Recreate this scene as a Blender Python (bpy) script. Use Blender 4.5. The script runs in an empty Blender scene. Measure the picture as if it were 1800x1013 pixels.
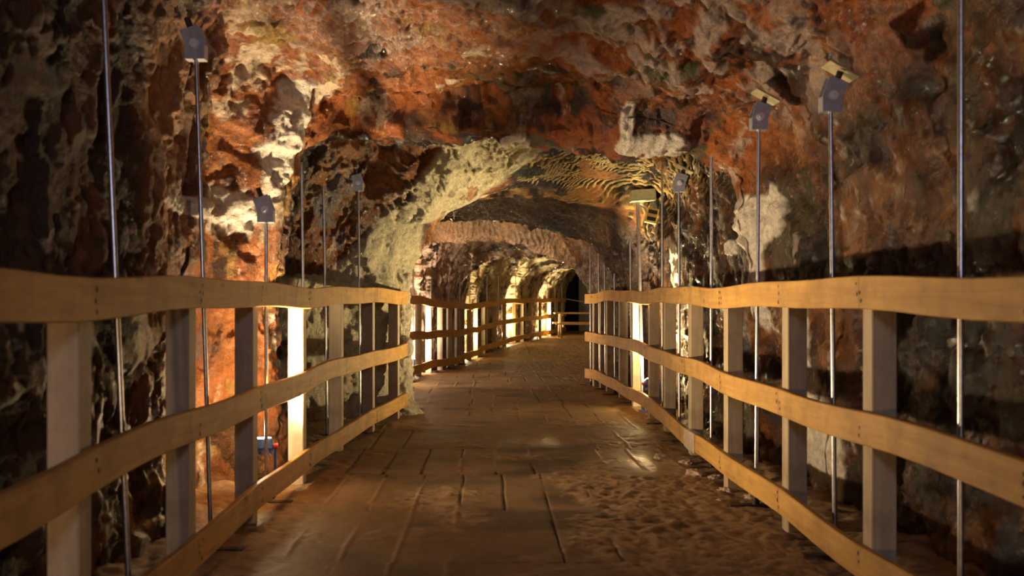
import bpy, math, random, mathutils
import numpy as np
from mathutils import Vector

C = bpy.context.scene.collection
S = bpy.context.scene
RNG = random.Random(7)

# ------------------------------------------------------------------ camera
F = 1700.0                      # focal length in pixels of the 1800 px wide frame
VX, VY, EYE = 851.0, 523.0, 1.10
cam_d = bpy.data.cameras.new('camera')
cam = bpy.data.objects.new('camera', cam_d); C.objects.link(cam)
cam.location = (0, 0, EYE); cam.rotation_euler = (math.pi/2, 0, 0)
cam_d.sensor_width = 36.0; cam_d.sensor_fit = 'HORIZONTAL'
cam_d.lens = 36.0*F/1800.0
cam_d.shift_x = (900.0-VX)/1800.0
cam_d.shift_y = (VY-506.5)/1800.0
cam_d.clip_start = 0.05; cam_d.clip_end = 200
cam_d.dof.use_dof = True; cam_d.dof.focus_distance = 8.5; cam_d.dof.aperture_fstop = 3.2
S.camera = cam

# ------------------------------------------------------------------ world, view, lights
S.view_settings.view_transform = 'Standard'
S.view_settings.look = 'None'
S.view_settings.exposure = 0.0
S.view_settings.gamma = 1.0
w = bpy.data.worlds.new('world'); S.world = w; w.use_nodes = True
w.node_tree.nodes['Background'].inputs[0].default_value = (0.02, 0.016, 0.013, 1)
w.node_tree.nodes['Background'].inputs[1].default_value = 0.1

def point_light(name, loc, energy, col, radius=0.05):
    d = bpy.data.lights.new(name, 'POINT'); d.energy = energy; d.color = col; d.shadow_soft_size = radius
    o = bpy.data.objects.new(name, d); C.objects.link(o); o.location = loc
    return o
def spot_light(name, loc, target, energy, col, angle=120, radius=0.06, blend=0.6):
    d = bpy.data.lights.new(name, 'SPOT'); d.energy = energy; d.color = col; d.shadow_soft_size = radius
    d.spot_size = math.radians(angle); d.spot_blend = blend
    o = bpy.data.objects.new(name, d); C.objects.link(o); o.location = loc
    o.rotation_euler = (Vector(target)-Vector(loc)).to_track_quat('-Z', 'Y').to_euler()
    return o
WARM = (1.0, 0.62, 0.30); GOLD = (1.0, 0.74, 0.36); COOL = (0.62, 0.70, 1.0)
# floor lamps standing behind the railings: (x, y, lamp head height, heading the glass faces, light)
LAMPS = [   # name, place, heading, beam power, colour, beam aim, beam angle, spill power
    ('left_near',  (-1.235, 5.32, 0.33),  0.10, 540, (1.0, 0.73, 0.42), (0.95, 0.08, 1.0), 150, 14),
    ('right_mid',  (1.60, 9.22, 0.33),   0.25, 560, GOLD, (-0.60, -0.1, 1.0), 165, 20),
    ('left_bend',  (-1.20, 11.75, 0.33),  0.0, 400, (1.0, 0.74, 0.46), (0.40, 0.9, 0.9), 175, 45),
    ('column_fill', (-1.10, 14.72, 0.24), 0.0, 460, (1.0, 0.76, 0.54), (0.30, 0.75, 1.0), 172, 30),  # extra lamp, added to light the pinkish columns
    ('left_far',   (-0.45, 20.35, 0.15),  -0.2, 500, (1.0, 0.74, 0.40), (0.5, -0.2, 1.0), 175, 40),
    ('left_end',   (0.56, 25.0, 0.2),    -0.4, 700, (1.0, 0.80, 0.45), (0.5, -0.2, 1.0), 175, 40),
    ('left_table', (1.60, 29.25, 0.2),   -0.4, 600, (1.0, 0.80, 0.45), (0.5, 0.2, 1.0), 175, 60),
]
# unseen behind the photographer: a warm and a cool lamp, plus a left fill
point_light('lamp_behind_right', (1.45, 0.2, 0.45), 11, (1.0, 0.64, 0.26), 0.08)
point_light('fill_behind_left', (-1.35, -0.6, 0.45), 62, WARM, 0.08)  # added to brighten the near right rails and wall
point_light('cool_lamp_behind', (0.15, -2.4, 2.0), 135, COOL, 0.25)

# ------------------------------------------------------------------ numpy noise
_rs = np.random.RandomState(11)
_perm = _rs.permutation(256); _perm = np.concatenate([_perm, _perm, _perm]).astype(np.int32)
_g = _rs.normal(size=(256, 3)); _g /= np.linalg.norm(_g, axis=1)[:, None]; _g = _g.astype(np.float32)
def perlin(x, y, z):
    x = np.asarray(x, np.float32); y = np.asarray(y, np.float32); z = np.asarray(z, np.float32)
    x, y, z = np.broadcast_arrays(x, y, z)
    xi = np.floor(x); yi = np.floor(y); zi = np.floor(z)
    xf = x-xi; yf = y-yi; zf = z-zi
    X = xi.astype(np.int32) & 255; Y = yi.astype(np.int32) & 255; Z = zi.astype(np.int32) & 255
    u = xf*xf*xf*(xf*(xf*6-15)+10); v = yf*yf*yf*(yf*(yf*6-15)+10); ww = zf*zf*zf*(zf*(zf*6-15)+10)
    def cor(dx, dy, dz):
        h = _perm[_perm[_perm[X+dx]+Y+dy]+Z+dz]
        g = _g[h]
        return g[..., 0]*(xf-dx)+g[..., 1]*(yf-dy)+g[..., 2]*(zf-dz)
    a = cor(0,0,0); b = cor(1,0,0); x00 = a+u*(b-a)
    a = cor(0,1,0); b = cor(1,1,0); x10 = a+u*(b-a)
    a = cor(0,0,1); b = cor(1,0,1); x01 = a+u*(b-a)
    a = cor(0,1,1); b = cor(1,1,1); x11 = a+u*(b-a)
    y0 = x00+v*(x10-x00); y1 = x01+v*(x11-x01)
    return (y0+ww*(y1-y0))*1.5
def fbm(x, y, z, o=4, gain=0.5):
    s = 0; a = 1.0; n = 0
    for k in range(o):
        s = s+a*perlin(x*2**k+17.3*k, y*2**k-9.1*k, z*2**k+3.7*k); n += a; a *= gain
    return s/n
def ridged(x, y, z, o=3, gain=0.5):
    s = 0; a = 1.0; n = 0
    for k in range(o):
        s = s+a*(1-2*np.abs(perlin(x*2**k+5.3*k, y*2**k+2.1*k, z*2**k-7.7*k))); n += a; a *= gain
    return s/n
def sst(e0, e1, x):
    t = np.clip((x-e0)/(e1-e0), 0, 1); return t*t*(3-2*t)

# ------------------------------------------------------------------ materials
def new_mat(name):
    m = bpy.data.materials.new(name); m.use_nodes = True
    nt = m.node_tree; b = nt.nodes['Principled BSDF']
    return m, nt, b
def N(nt, t, **kw):
    n = nt.nodes.new(t)
    for k, v in kw.items():
        if k in n.inputs: n.inputs[k].default_value = v
        else: setattr(n, k, v)
    return n
def ramp(nt, stops):
    r = nt.nodes.new('ShaderNodeValToRGB'); e = r.color_ramp.elements
    while len(e) < len(stops): e.new(0.5)
    for i, (p, c) in enumerate(stops):
        e[i].position = p; e[i].color = (*c, 1) if len(c) == 3 else c
    return r
def coords(nt, scale=(1,1,1), kind='Object'):
    tc = nt.nodes.new('ShaderNodeTexCoord'); mp = nt.nodes.new('ShaderNodeMapping')
    mp.inputs['Scale'].default_value = scale
    nt.links.new(tc.outputs[kind], mp.inputs['Vector'])
    return mp.outputs['Vector']

def rock_material(name):
    m, nt, b = new_mat(name); L = nt.links.new
    at = N(nt, 'ShaderNodeAttribute'); at.attribute_name = 'rock_colour'
    aw = N(nt, 'ShaderNodeAttribute'); aw.attribute_name = 'wetness'
    v = coords(nt)
    n1 = N(nt, 'ShaderNodeTexNoise', Scale=22.0, Detail=8.0, Roughness=0.65); L(v, n1.inputs['Vector'])
    r1 = ramp(nt, [(0.28, (0.40,0.40,0.40)), (0.5, (0.95,0.95,0.95)), (0.72, (1.45,1.4,1.35))]); L(n1.outputs['Fac'], r1.inputs['Fac'])
    mx = N(nt, 'ShaderNodeMix', data_type='RGBA', blend_type='MULTIPLY'); mx.inputs['Factor'].default_value = 0.75
    L(at.outputs['Color'], mx.inputs[6]); L(r1.outputs['Color'], mx.inputs[7])
    L(mx.outputs[2], b.inputs['Base Color'])
    n2 = N(nt, 'ShaderNodeTexNoise', Scale=55.0, Detail=6.0, Roughness=0.7); L(v, n2.inputs['Vector'])
    n3 = N(nt, 'ShaderNodeTexNoise', Scale=9.0, Detail=3.0); L(v, n3.inputs['Vector'])
    mr = N(nt, 'ShaderNodeMapRange'); mr.inputs['From Min'].default_value = 0.3; mr.inputs['From Max'].default_value = 0.7
    mr.inputs['To Min'].default_value = 0.10; mr.inputs['To Max'].default_value = 0.40
    L(n3.outputs['Fac'], mr.inputs['Value'])
    mm = N(nt, 'ShaderNodeMath', operation='MULTIPLY_ADD'); L(aw.outputs['Fac'], mm.inputs[0]); mm.inputs[1].default_value = -0.45
    ad = N(nt, 'ShaderNodeMath', operation='ADD'); ad.inputs[1].default_value = 0.20; L(mr.outputs[0], ad.inputs[0])
    L(ad.outputs[0], mm.inputs[2]); mm.use_clamp = True
    L(mm.outputs[0], b.inputs['Roughness'])
    bp = N(nt, 'ShaderNodeBump', Strength=0.9, Distance=0.022); L(n2.outputs['Fac'], bp.inputs['Height'])
    bp2 = N(nt, 'ShaderNodeBump', Strength=0.9, Distance=0.055); L(n1.outputs['Fac'], bp2.inputs['Height']); L(bp2.outputs[0], bp.inputs['Normal'])
    L(bp.outputs['Normal'], b.inputs['Normal'])
    b.inputs['Specular IOR Level'].default_value = 0.7
    return m

def wood_material(name, dark, light, axis, stain=0.5):
    m, nt, b = new_mat(name); L = nt.links.new
    sc = [26, 26, 26]; sc[axis] = 1.6
    v = coords(nt, tuple(sc))
    oi = N(nt, 'ShaderNodeObjectInfo')
    mp = N(nt, 'ShaderNodeVectorMath', operation='ADD'); L(v, mp.inputs[0])
    cb = N(nt, 'ShaderNodeVectorMath', operation='SCALE'); cb.inputs[0].default_value = (13, 57, 31); L(oi.outputs['Random'], cb.inputs['Scale'])
    L(cb.outputs[0], mp.inputs[1])
    n1 = N(nt, 'ShaderNodeTexNoise', Scale=1.0, Detail=5.0, Roughness=0.6, Distortion=0.6); L(mp.outputs[0], n1.inputs['Vector'])
    r1 = ramp(nt, [(0.25, dark), (0.5, [(a+c)/2 for a, c in zip(dark, light)]), (0.72, light)]); L(n1.outputs['Fac'], r1.inputs['Fac'])
    v2 = coords(nt, (1,1,1))
    n2 = N(nt, 'ShaderNodeTexNoise', Scale=5.0, Detail=5.0, Roughness=0.65); L(v2, n2.inputs['Vector'])
    r2 = ramp(nt, [(0.3, (0.45,0.40,0.36)), (0.55, (1,1,1))]); L(n2.outputs['Fac'], r2.inputs['Fac'])
    vk = N(nt, 'ShaderNodeTexVoronoi', Scale=1.0)
    sk = [7, 7, 7]; sk[axis] = 2.6
    v3 = coords(nt, tuple(sk)); ak = N(nt, 'ShaderNodeVectorMath', operation='ADD'); L(v3, ak.inputs[0]); L(cb.outputs[0], ak.inputs[1]); L(ak.outputs[0], vk.inputs['Vector'])
    rk = ramp(nt, [(0.03, (0.25,0.17,0.11)), (0.14, (1,1,1))]); L(vk.outputs['Distance'], rk.inputs['Fac'])
    mx = N(nt, 'ShaderNodeMix', data_type='RGBA', blend_type='MULTIPLY'); mx.inputs['Factor'].default_value = stain
    L(r1.outputs['Color'], mx.inputs[6]); L(r2.outputs['Color'], mx.inputs[7])
    mk = N(nt, 'ShaderNodeMix', data_type='RGBA', blend_type='MULTIPLY'); mk.inputs['Factor'].default_value = 0.8
    L(mx.outputs[2], mk.inputs[6]); L(rk.outputs['Color'], mk.inputs[7])
    L(mk.outputs[2], b.inputs['Base Color'])
    b.inputs['Roughness'].default_value = 0.62
    bp = N(nt, 'ShaderNodeBump', Strength=0.25, Distance=0.004); L(n1.outputs['Fac'], bp.inputs['Height']); L(bp.outputs[0], b.inputs['Normal'])
    return m

def simple_mat(name, col, rough=0.5, metal=0.0, noise=0.0, scale=40, emit=None, strength=0):
    m, nt, b = new_mat(name); L = nt.links.new
    b.inputs['Base Color'].default_value = (*col, 1); b.inputs['Roughness'].default_value = rough; b.inputs['Metallic'].default_value = metal
    if noise:
        v = coords(nt); n1 = N(nt, 'ShaderNodeTexNoise', Scale=scale, Detail=5.0); L(v, n1.inputs['Vector'])
        r1 = ramp(nt, [(0.3, tuple(c*(1-noise) for c in col)), (0.7, tuple(min(1, c*(1+noise)) for c in col))]); L(n1.outputs['Fac'], r1.inputs['Fac'])
        L(r1.outputs['Color'], b.inputs['Base Color'])
        bp = N(nt, 'ShaderNodeBump', Strength=0.15, Distance=0.003); L(n1.outputs['Fac'], bp.inputs['Height']); L(bp.outputs[0], b.inputs['Normal'])
    if emit:
        b.inputs['Emission Color'].default_value = (*emit, 1); b.inputs['Emission Strength'].default_value = strength
    return m

M_ROCK = rock_material('rock_salt')
M_RAIL = wood_material('pine_rail', (0.42,0.215,0.050), (0.64,0.375,0.090), 1, 0.55)
M_POST = wood_material('pine_post', (0.37,0.28,0.17), (0.54,0.43,0.28), 2, 0.55)
M_TABLE = wood_material('pine_table', (0.42,0.24,0.10), (0.62,0.40,0.18), 0, 0.4)
M_NAIL = simple_mat('nail_stain', (0.05,0.03,0.02), 0.7)
M_STEEL = simple_mat('galvanised_steel', (0.62,0.62,0.64), 0.32, 1.0, 0.18, 60)
M_BRACKET = simple_mat('zinc_bracket', (0.42,0.43,0.47), 0.45, 0.6, 0.15, 50)
M_BAR = simple_mat('dark_flat_bar', (0.05,0.04,0.035), 0.6, 0.5, 0.3, 40)
M_BOLT = simple_mat('bright_bolt', (0.75,0.76,0.80), 0.3, 0.3)
M_POLE = simple_mat('grey_pole', (0.26,0.23,0.25), 0.5, 0.3, 0.2, 30)
M_PLATE = simple_mat('olive_plate', (0.34,0.29,0.16), 0.5, 0.3, 0.3, 30)
M_BLUE = simple_mat('blue_enamel', (0.03,0.09,0.45), 0.35, 0.0, 0.1, 30)
M_RED = simple_mat('red_plastic', (0.5,0.03,0.03), 0.45)
M_GLASS = simple_mat('lamp_glass', (0.9,0.9,0.9), 0.2, 0, 0, 1, (1.0,0.80,0.55), 30)
M_GREENBOX = simple_mat('pale_green_housing', (0.52,0.54,0.36), 0.5, 0, 0.15, 30)
M_YELLOW = simple_mat('yellow_frame', (0.62,0.45,0.10), 0.5, 0, 0.1, 30)
M_BLACK = simple_mat('black_plastic', (0.012,0.016,0.022), 0.4)
M_CURTAIN = simple_mat('dark_curtain', (0.012,0.013,0.014), 0.8, 0, 0.2, 8)
M_GREY = simple_mat('grey_blue_door', (0.30,0.33,0.40), 0.6, 0, 0.1, 8)
M_ROPE = simple_mat('pale_rope', (0.75,0.66,0.5), 0.8)

# ------------------------------------------------------------------ object helpers
def tag(o, label=None, cat=None, group=None, kind=None):
    if label: o['label'] = label
    if cat: o['category'] = cat
    if group: o['group'] = group
    if kind: o['kind'] = kind
    return o
def empty(name, loc=(0,0,0)):
    o = bpy.data.objects.new(name, None); C.objects.link(o); o.location = loc; o.empty_display_size = 0.1
    return o
class MB:
    def __init__(s): s.v = []; s.f = []; s.mi = []; s.sm = []
    def add(s, vs, fs, mi=0, smooth=False):
        b = len(s.v); s.v += [tuple(x) for x in vs]
        for f in fs: s.f.append(tuple(b+i for i in f)); s.mi.append(mi); s.sm.append(smooth)
    def box(s, c, size, rot=None, bev=0.0, mi=0):
        import itertools
        hx, hy, hz = [a/2 for a in size]; b = min(bev, hx*.9, hy*.9, hz*.9)
        if b <= 0:
            vs = [(x*hx, y*hy, z*hz) for x in (-1,1) for y in (-1,1) for z in (-1,1)]
            fs = [(0,1,3,2), (4,6,7,5), (0,4,5,1), (2,3,7,6), (0,2,6,4), (1,5,7,3)]
        else:
            # chamfered box: 24 vertices
            vs = []; idx = {}
            for x in (-1,1):
                for y in (-1,1):
                    for z in (-1,1):
                        for a in range(3):
                            p = [x*(hx-b), y*(hy-b), z*(hz-b)]
                            p[a] = (x*hx, y*hy, z*hz)[a]
                            idx[(x,y,z,a)] = len(vs); vs.append(tuple(p))
            fs = []
            for a in range(3):
                o1, o2 = [k for k in range(3) if k != a]
                for sg in (-1,1):
                    q = []
                    for (u, v) in ((-1,-1),(1,-1),(1,1),(-1,1)):
                        k = [0,0,0]; k[a] = sg; k[o1] = u; k[o2] = v
                        q.append(idx[(*k, a)])
                    if (sg == 1) == (a == 1): q.reverse()
                    fs.append(tuple(q))
            for a in range(3):
                o1, o2 = [k for k in range(3) if k != a]
                for u in (-1,1):
                    for v in (-1,1):
                        k0 = [0,0,0]; k1 = [0,0,0]
                        k0[o1] = k1[o1] = u; k0[o2] = k1[o2] = v; k0[a] = -1; k1[a] = 1
                        fs.append((idx[(*k0,o1)], idx[(*k1,o1)], idx[(*k1,o2)], idx[(*k0,o2)]))
            for x in (-1,1):
                for y in (-1,1):
                    for z in (-1,1): fs.append((idx[(x,y,z,0)], idx[(x,y,z,1)], idx[(x,y,z,2)]))
        out = []
        for p in vs:
            q = Vector(p)
            if rot is not None: q = rot @ q
            out.append(q+Vector(c))
        s.add(out, fs, mi)
    def tube(s, pts, r, seg=10, mi=0, caps=True):
        pts = [Vector(p) for p in pts]; rings = []
        rr = r if isinstance(r, (list, tuple)) else [r]*len(pts)
        for i, p in enumerate(pts):
            d = (pts[min(i+1, len(pts)-1)]-pts[max(i-1, 0)]).normalized()
            a = d.cross(Vector((1,0,0))) if abs(d.x) < 0.9 else d.cross(Vector((0,1,0)))
            a.normalize(); b2 = d.cross(a)
            rings.append([p+(a*math.cos(2*math.pi*k/seg)+b2*math.sin(2*math.pi*k/seg))*rr[i] for k in range(seg)])
        vs = [q for ring in rings for q in ring]; fs = []
        for i in range(len(pts)-1):
            for k in range(seg):
                fs.append((i*seg+k, i*seg+(k+1)%seg, (i+1)*seg+(k+1)%seg, (i+1)*seg+k))
        s.add(vs, fs, mi, True)
        if caps:
            s.add(rings[0], [tuple(reversed(range(seg)))], mi); s.add(rings[-1], [tuple(range(seg))], mi)
    def prism(s, poly, y0, y1, axis=1, mi=0, M=None):
        # polygon in (x,z) extruded along y; M maps to world
        n = len(poly); vs = []
        for y in (y0, y1):
            for (x, z) in poly:
                p = Vector((x, y, z)); vs.append(M @ p if M is not None else p)
        fs = [tuple(range(n)), tuple(reversed(range(n, 2*n)))]
        fs += [(i, n+i, n+(i+1)%n, (i+1)%n) for i in range(n)]
        s.add(vs, fs, mi)
    def build(s, name, mats, parent=None, loc=None):
        me = bpy.data.meshes.new(name)
        me.from_pydata([tuple(v) for v in s.v], [], s.f)
        for m in (mats if isinstance(mats, (list, tuple)) else [mats]): me.materials.append(m)
        me.polygons.foreach_set('material_index', s.mi); me.polygons.foreach_set('use_smooth', s.sm)
        me.update()
        import bmesh
        bm = bmesh.new(); bm.from_mesh(me); bmesh.ops.recalc_face_normals(bm, faces=bm.faces); bm.to_mesh(me); bm.free()
        o = bpy.data.objects.new(name, me); C.objects.link(o)
        if parent is not None: o.parent = parent
        if loc is not None: o.location = loc
        return o

def grid_mesh(name, P, mats, attrs=None, flip=False):
    """P: (rows, cols, 3) float array -> smooth grid mesh object."""
    R, K = P.shape[:2]
    me = bpy.data.meshes.new(name)
    nv = R*K; me.vertices.add(nv); me.vertices.foreach_set('co', P.reshape(-1).astype(np.float32))
    i = np.arange(R-1)[:, None]*K+np.arange(K-1)[None, :]
    q = np.stack([i, i+1, i+K+1, i+K], -1).reshape(-1, 4)
    if flip: q = q[:, ::-1]
    nf = len(q); me.loops.add(nf*4); me.loops.foreach_set('vertex_index', q.reshape(-1).astype(np.int32))
    me.polygons.add(nf); me.polygons.foreach_set('loop_start', np.arange(nf, dtype=np.int32)*4)
    me.polygons.foreach_set('use_smooth', np.ones(nf, bool))
    me.update(calc_edges=True); me.validate()
    for k, a in (attrs or {}).items():
        if a.ndim == 3:
            at = me.attributes.new(k, 'FLOAT_COLOR', 'POINT')
            c = np.ones((nv, 4), np.float32); c[:, :3] = a.reshape(-1, 3)
            at.data.foreach_set('color', c.reshape(-1))
        else:
            at = me.attributes.new(k, 'FLOAT', 'POINT'); at.data.foreach_set('value', a.reshape(-1).astype(np.float32))
    me.materials.append(mats)
    o = bpy.data.objects.new(name, me); C.objects.link(o)
    return o

# ------------------------------------------------------------------ tunnel shape
def curve(pts):
    a = np.array(pts, float)
    return lambda y: np.interp(y, a[:, 0], a[:, 1])
XL = curve([(-4,-1.75),(0,-1.75),(3,-1.62),(4.0,-1.50),(4.45,-1.46),(4.62,-1.60),(4.78,-1.80),(5.2,-1.78),(5.50,-1.60),(5.80,-1.30),(6.0,-1.27),(6.12,-1.34),(6.26,-1.70),(7.4,-1.78),
            (8.3,-1.66),(8.62,-1.34),(8.9,-0.98),(9.2,-0.86),(9.4,-0.95),(9.6,-1.45),(11,-1.6),(12.4,-1.48),(13.5,-1.34),(14.2,-1.36),(14.85,-1.36),(15.15,-1.05),(16.5,-0.86),(17.4,-0.71),(19,-0.56),(19.8,-0.50),(20.1,-0.72),(20.6,-0.72),(20.9,-0.34),(21.6,-0.22),
            (22.5,0.0),(24,0.36),(24.6,0.48),(24.8,0.30),(25.2,0.34),(25.5,0.72),(27,1.06),(28.5,1.46),(28.9,1.52),(29.1,1.34),(29.5,1.40),(29.8,1.78),(30,1.86),(33,2.55),(37,3.2)])
XR = curve([(-4,1.95),(0,1.95),(3,1.95),(5,1.88),(7,1.80),(9,1.85),(10,1.78),(11,1.72),(13,1.68),(14,1.75),(15,1.9),(17,2.2),(19,2.5),(22,3.2),(24,3.8),(28,4.8),(33,6.2),(37,7.2)])
# ceiling height along the middle, on the left flank and on the right flank
HC = curve([(-4,2.80),(0,2.80),(3,2.72),(4.4,2.55),(5.5,2.44),(6.10,2.38),(6.16,2.16),(6.42,2.13),(6.56,2.62),(7.2,2.66),(7.8,2.56),(8.4,2.45),(9.0,2.27),
            (9.5,2.15),(9.75,2.12),(9.95,2.16),(11.0,2.0),(11.2,2.55),(12.6,2.55),(13.1,2.42),(13.5,1.98),(13.9,1.92),(14.2,2.42),(16,2.45),(18,2.35),(19,2.16),(19.4,2.10),(19.9,2.40),(23,2.35),(26,2.15),(28,2.05),(31,2.3),(37,2.5)])
HL = curve([(-4,2.80),(0,2.80),(3,2.78),(4.4,2.66),(5.5,2.52),(6.10,2.42),(6.16,2.20),(6.40,2.18),(6.54,2.72),(7.2,2.80),(8.3,2.80),(8.6,2.74),(8.95,2.36),
            (9.30,2.02),(9.9,2.0),(11.0,1.98),(11.2,2.55),(12.6,2.55),(13.15,2.45),(13.5,2.20),(13.8,2.2),(14.1,2.5),(16,2.6),(18,2.5),(19,2.2),(19.4,2.2),(19.9,2.4),(23,2.4),(26,2.3),(28,2.1),(31,2.3),(37,2.5)])
HR = curve([(-4,2.70),(0,2.70),(3,2.62),(4.4,2.40),(5.5,2.30),(6.0,2.26),(6.16,2.12),(6.42,2.06),(6.6,2.40),(7.2,2.50),(8.0,2.50),(8.8,2.42),(9.4,2.28),
            (9.9,2.08),(10.4,1.90),(11.0,1.86),(11.2,2.35),(12.6,2.35),(13.2,2.1),(13.6,1.75),(13.9,1.75),(14.3,2.2),(16,2.3),(18,2.2),(19,2.02),(19.5,2.02),(20,2.25),(23,2.2),(26,2.1),(28,2.05),(31,2.3),(37,2.5)])
ZF = curve([(-4,0),(11.5,0),(14.5,-0.07),(17.4,-0.16),(20.5,-0.20),(22.5,-0.15),(24,-0.10),(37,-0.10)])

def rows():
    seg = [(-3.5,1.2,0.08),(1.2,3.0,0.03),(3.0,4.2,0.014),(4.2,6.08,0.0105),(6.08,6.28,0.005),(6.28,6.62,0.010),(6.62,8.2,0.0125),(8.2,10,0.0085),(10,14.5,0.018),(14.5,20.5,0.035),(20.5,31,0.045),(31,36.5,0.1)]
    r = []
    for a, b, d in seg: r += list(np.arange(a, b-1e-6, d))
    return np.array(r+[36.5])
Y = rows()
NC = 740
# even arc length along the profile: a boxy one near by, a rounder one further in
th = np.linspace(math.pi, 0, 6001)
def prof(n):
    c = np.cos(th); s = np.sin(th)
    px_ = np.sign(c)*np.abs(c)**(2/n); pz_ = np.abs(s)**(2/n)
    arc = np.concatenate([[0], np.cumsum(np.hypot(np.diff(px_*1.65), np.diff(pz_*2.5)))])
    k = np.linspace(0, arc[-1], NC)
    return np.interp(k, arc, px_), np.interp(k, arc, pz_)
yy = Y[:, None]
boxy = np.interp(Y, [5.9, 6.5, 8.2, 9.2, 37], [1, 0.75, 0.6, 0.22, 0.22])[:, None]
boxy = np.where(np.arange(NC)[None] > NC//2, np.interp(Y, [5.9, 6.5, 9.7, 10.5, 37], [1, 0.9, 0.8, 0.25, 0.22])[:, None], boxy)
(ax_, az_), (bx_, bz_) = prof(3.0), prof(7.0)
U = ax_[None]*(1-boxy)+bx_[None]*boxy; V = az_[None]*(1-boxy)+bz_[None]*boxy
xl = XL(Y)[:, None]; xr = XR(Y)[:, None]; zf = ZF(Y)[:, None]
hm = np.clip(U*1.2, -1, 1)
hc = HC(Y)[:, None]*(1-np.abs(hm))+np.where(hm < 0, HL(Y)[:, None], HR(Y)[:, None])*np.abs(hm)
a = (xr-xl)/2; cx = (xr+xl)/2
Pb = np.empty((len(Y), NC, 3), np.float32)
Z0 = -0.15
Pb[..., 0] = cx+a*U
Pb[..., 1] = yy
Pb[..., 2] = zf+Z0+(hc-Z0)*V
ceil_w = sst(0.80, 0.97, V)                       # 1 on the ceiling, 0 on the walls
left_w = sst(0.2, -0.2, U)                        # 1 on the left
def normals(P):
    dr = np.gradient(P, axis=0); dc = np.gradient(P, axis=1)
    n = np.cross(dr, dc); n /= np.linalg.norm(n, axis=-1, keepdims=True)+1e-9
    return n
# rock shoulder above rail height just before the near lamp's niche
shoulder = sst(4.42, 4.86, yy)*sst(5.08, 4.95, yy)*sst(1.02, 1.30, Pb[..., 2])*left_w
Pb[..., 0] += 0.31*shoulder*(1-sst(0.9, 1.0, V))
Nn = normals(Pb)
# make the normals point into the tunnel
mid = np.stack([cx+0*U, yy+0*U, np.full(U.shape, 1.1)], -1)
sg = np.sign(((mid-Pb)*Nn).sum(-1).mean()); Nn = Nn*sg
x, y, z = Pb[..., 0], Pb[..., 1], Pb[..., 2]
def gauss(c, r, p=None):
    q = ((x-c[0])/r[0])**2+((y-c[1])/r[1])**2+((z-c[2])/r[2])**2
    return np.exp(-q)
near = sst(16, 12, y)
def terrace(q, h, k=0.30):
    t = q/h; fl_ = np.floor(t); fr = t-fl_
    return h*(fl_+sst(0, k, fr))
d = terrace(0.16*fbm(x*1.2, y*1.2, z*1.2, 4), 0.045, 0.4)
fl = ridged(y*2.6+0.6*perlin(x, y, z), z*0.38, x*1.0+left_w*9, 4, 0.6)           # upright flutes on the walls
d = d+(1-ceil_w)*0.062*fl*(0.35+0.65*left_w)
cr = ridged(x*2.0+y*0.9, y*1.8-x*0.7, z*2.2, 4, 0.55)                               # lumpy ceiling
d = d+ceil_w*0.055*cr
d = d+terrace(0.085*fbm(x*3.7, y*3.7, z*3.2, 4, 0.55), 0.022, 0.35)
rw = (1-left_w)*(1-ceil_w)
d = d+rw*0.050*ridged(x*2.4+y*.4, y*2.2-z*0.8, z*2.2+y*.5, 4, 0.55)
fine = ridged(x*12, y*12, z*10, 3, 0.6)
d = d+0.014*fine*(0.5+0.5*near)
# gold and black folded layers on the ceiling that comes down to the second arch
gold = sst(6.55, 6.9, y)*sst(9.95, 9.8, y)*sst(-0.30, -0.02, U+0.25*perlin(x*1.5, y*1.5, z*1.5))*np.where(U > 0, sst(0.74, 0.90, V), sst(0.35, 0.62, V))
gold = np.clip(np.maximum(gold, 0.9*sst(12.6, 13.2, y)*sst(15.5, 14.6, y)*ceil_w*0.6), 0, 1)
qw = y*1.0+z*0.9+x*0.85+0.20*fbm(x*1.3, y*1.3, z*1.3, 2)+0.035*perlin(x*5, y*5, z*5)
lay = (qw*18.0+0.25*perlin(x*9, y*9, z*9)) % 1.0
layer = np.where(lay < 0.72, lay/0.72, (1-lay)/0.28)
lip = ceil_w*np.exp(-((y-9.7)/0.75)**2)
d = np.where(lip > 0, d-lip*0.75*(d-0.08), d)
d = d+gold*(0.034*(layer-0.5))*np.clip(0.8+0.9*perlin(x*2.3+9, y*2.3, z*2.3), 0.2, 1.6)
d = d+gold*0.05*fbm(x*2.2, y*2.2, z*2.2, 2)
# botryoidal salt crust high on the left by the first ledge
crust = np.clip(gauss((-0.75, 5.1, 2.45), (0.50, 0.70, 0.5))*1.5, 0, 1)*sst(0.5, 0.7, V)
bot = np.abs(perlin(x*15, y*15, z*8))+0.4*np.abs(perlin(x*31, y*31, z*17)); d = d+crust*0.055*(0.7-1.8*bot)
lumps = np.clip(gauss((0.95, 4.9, 2.4), (0.75, 0.75, 0.5))*1.5, 0, 1)*sst(0.35, 0.6, V)
rip = ridged(x*3.2-y*2.6+0.8*perlin(x*2, y*2, z*2), x*1.3+y*1.3, z*2+3, 3, 0.55); d = d+lumps*0.060*(rip-0.4)
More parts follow.
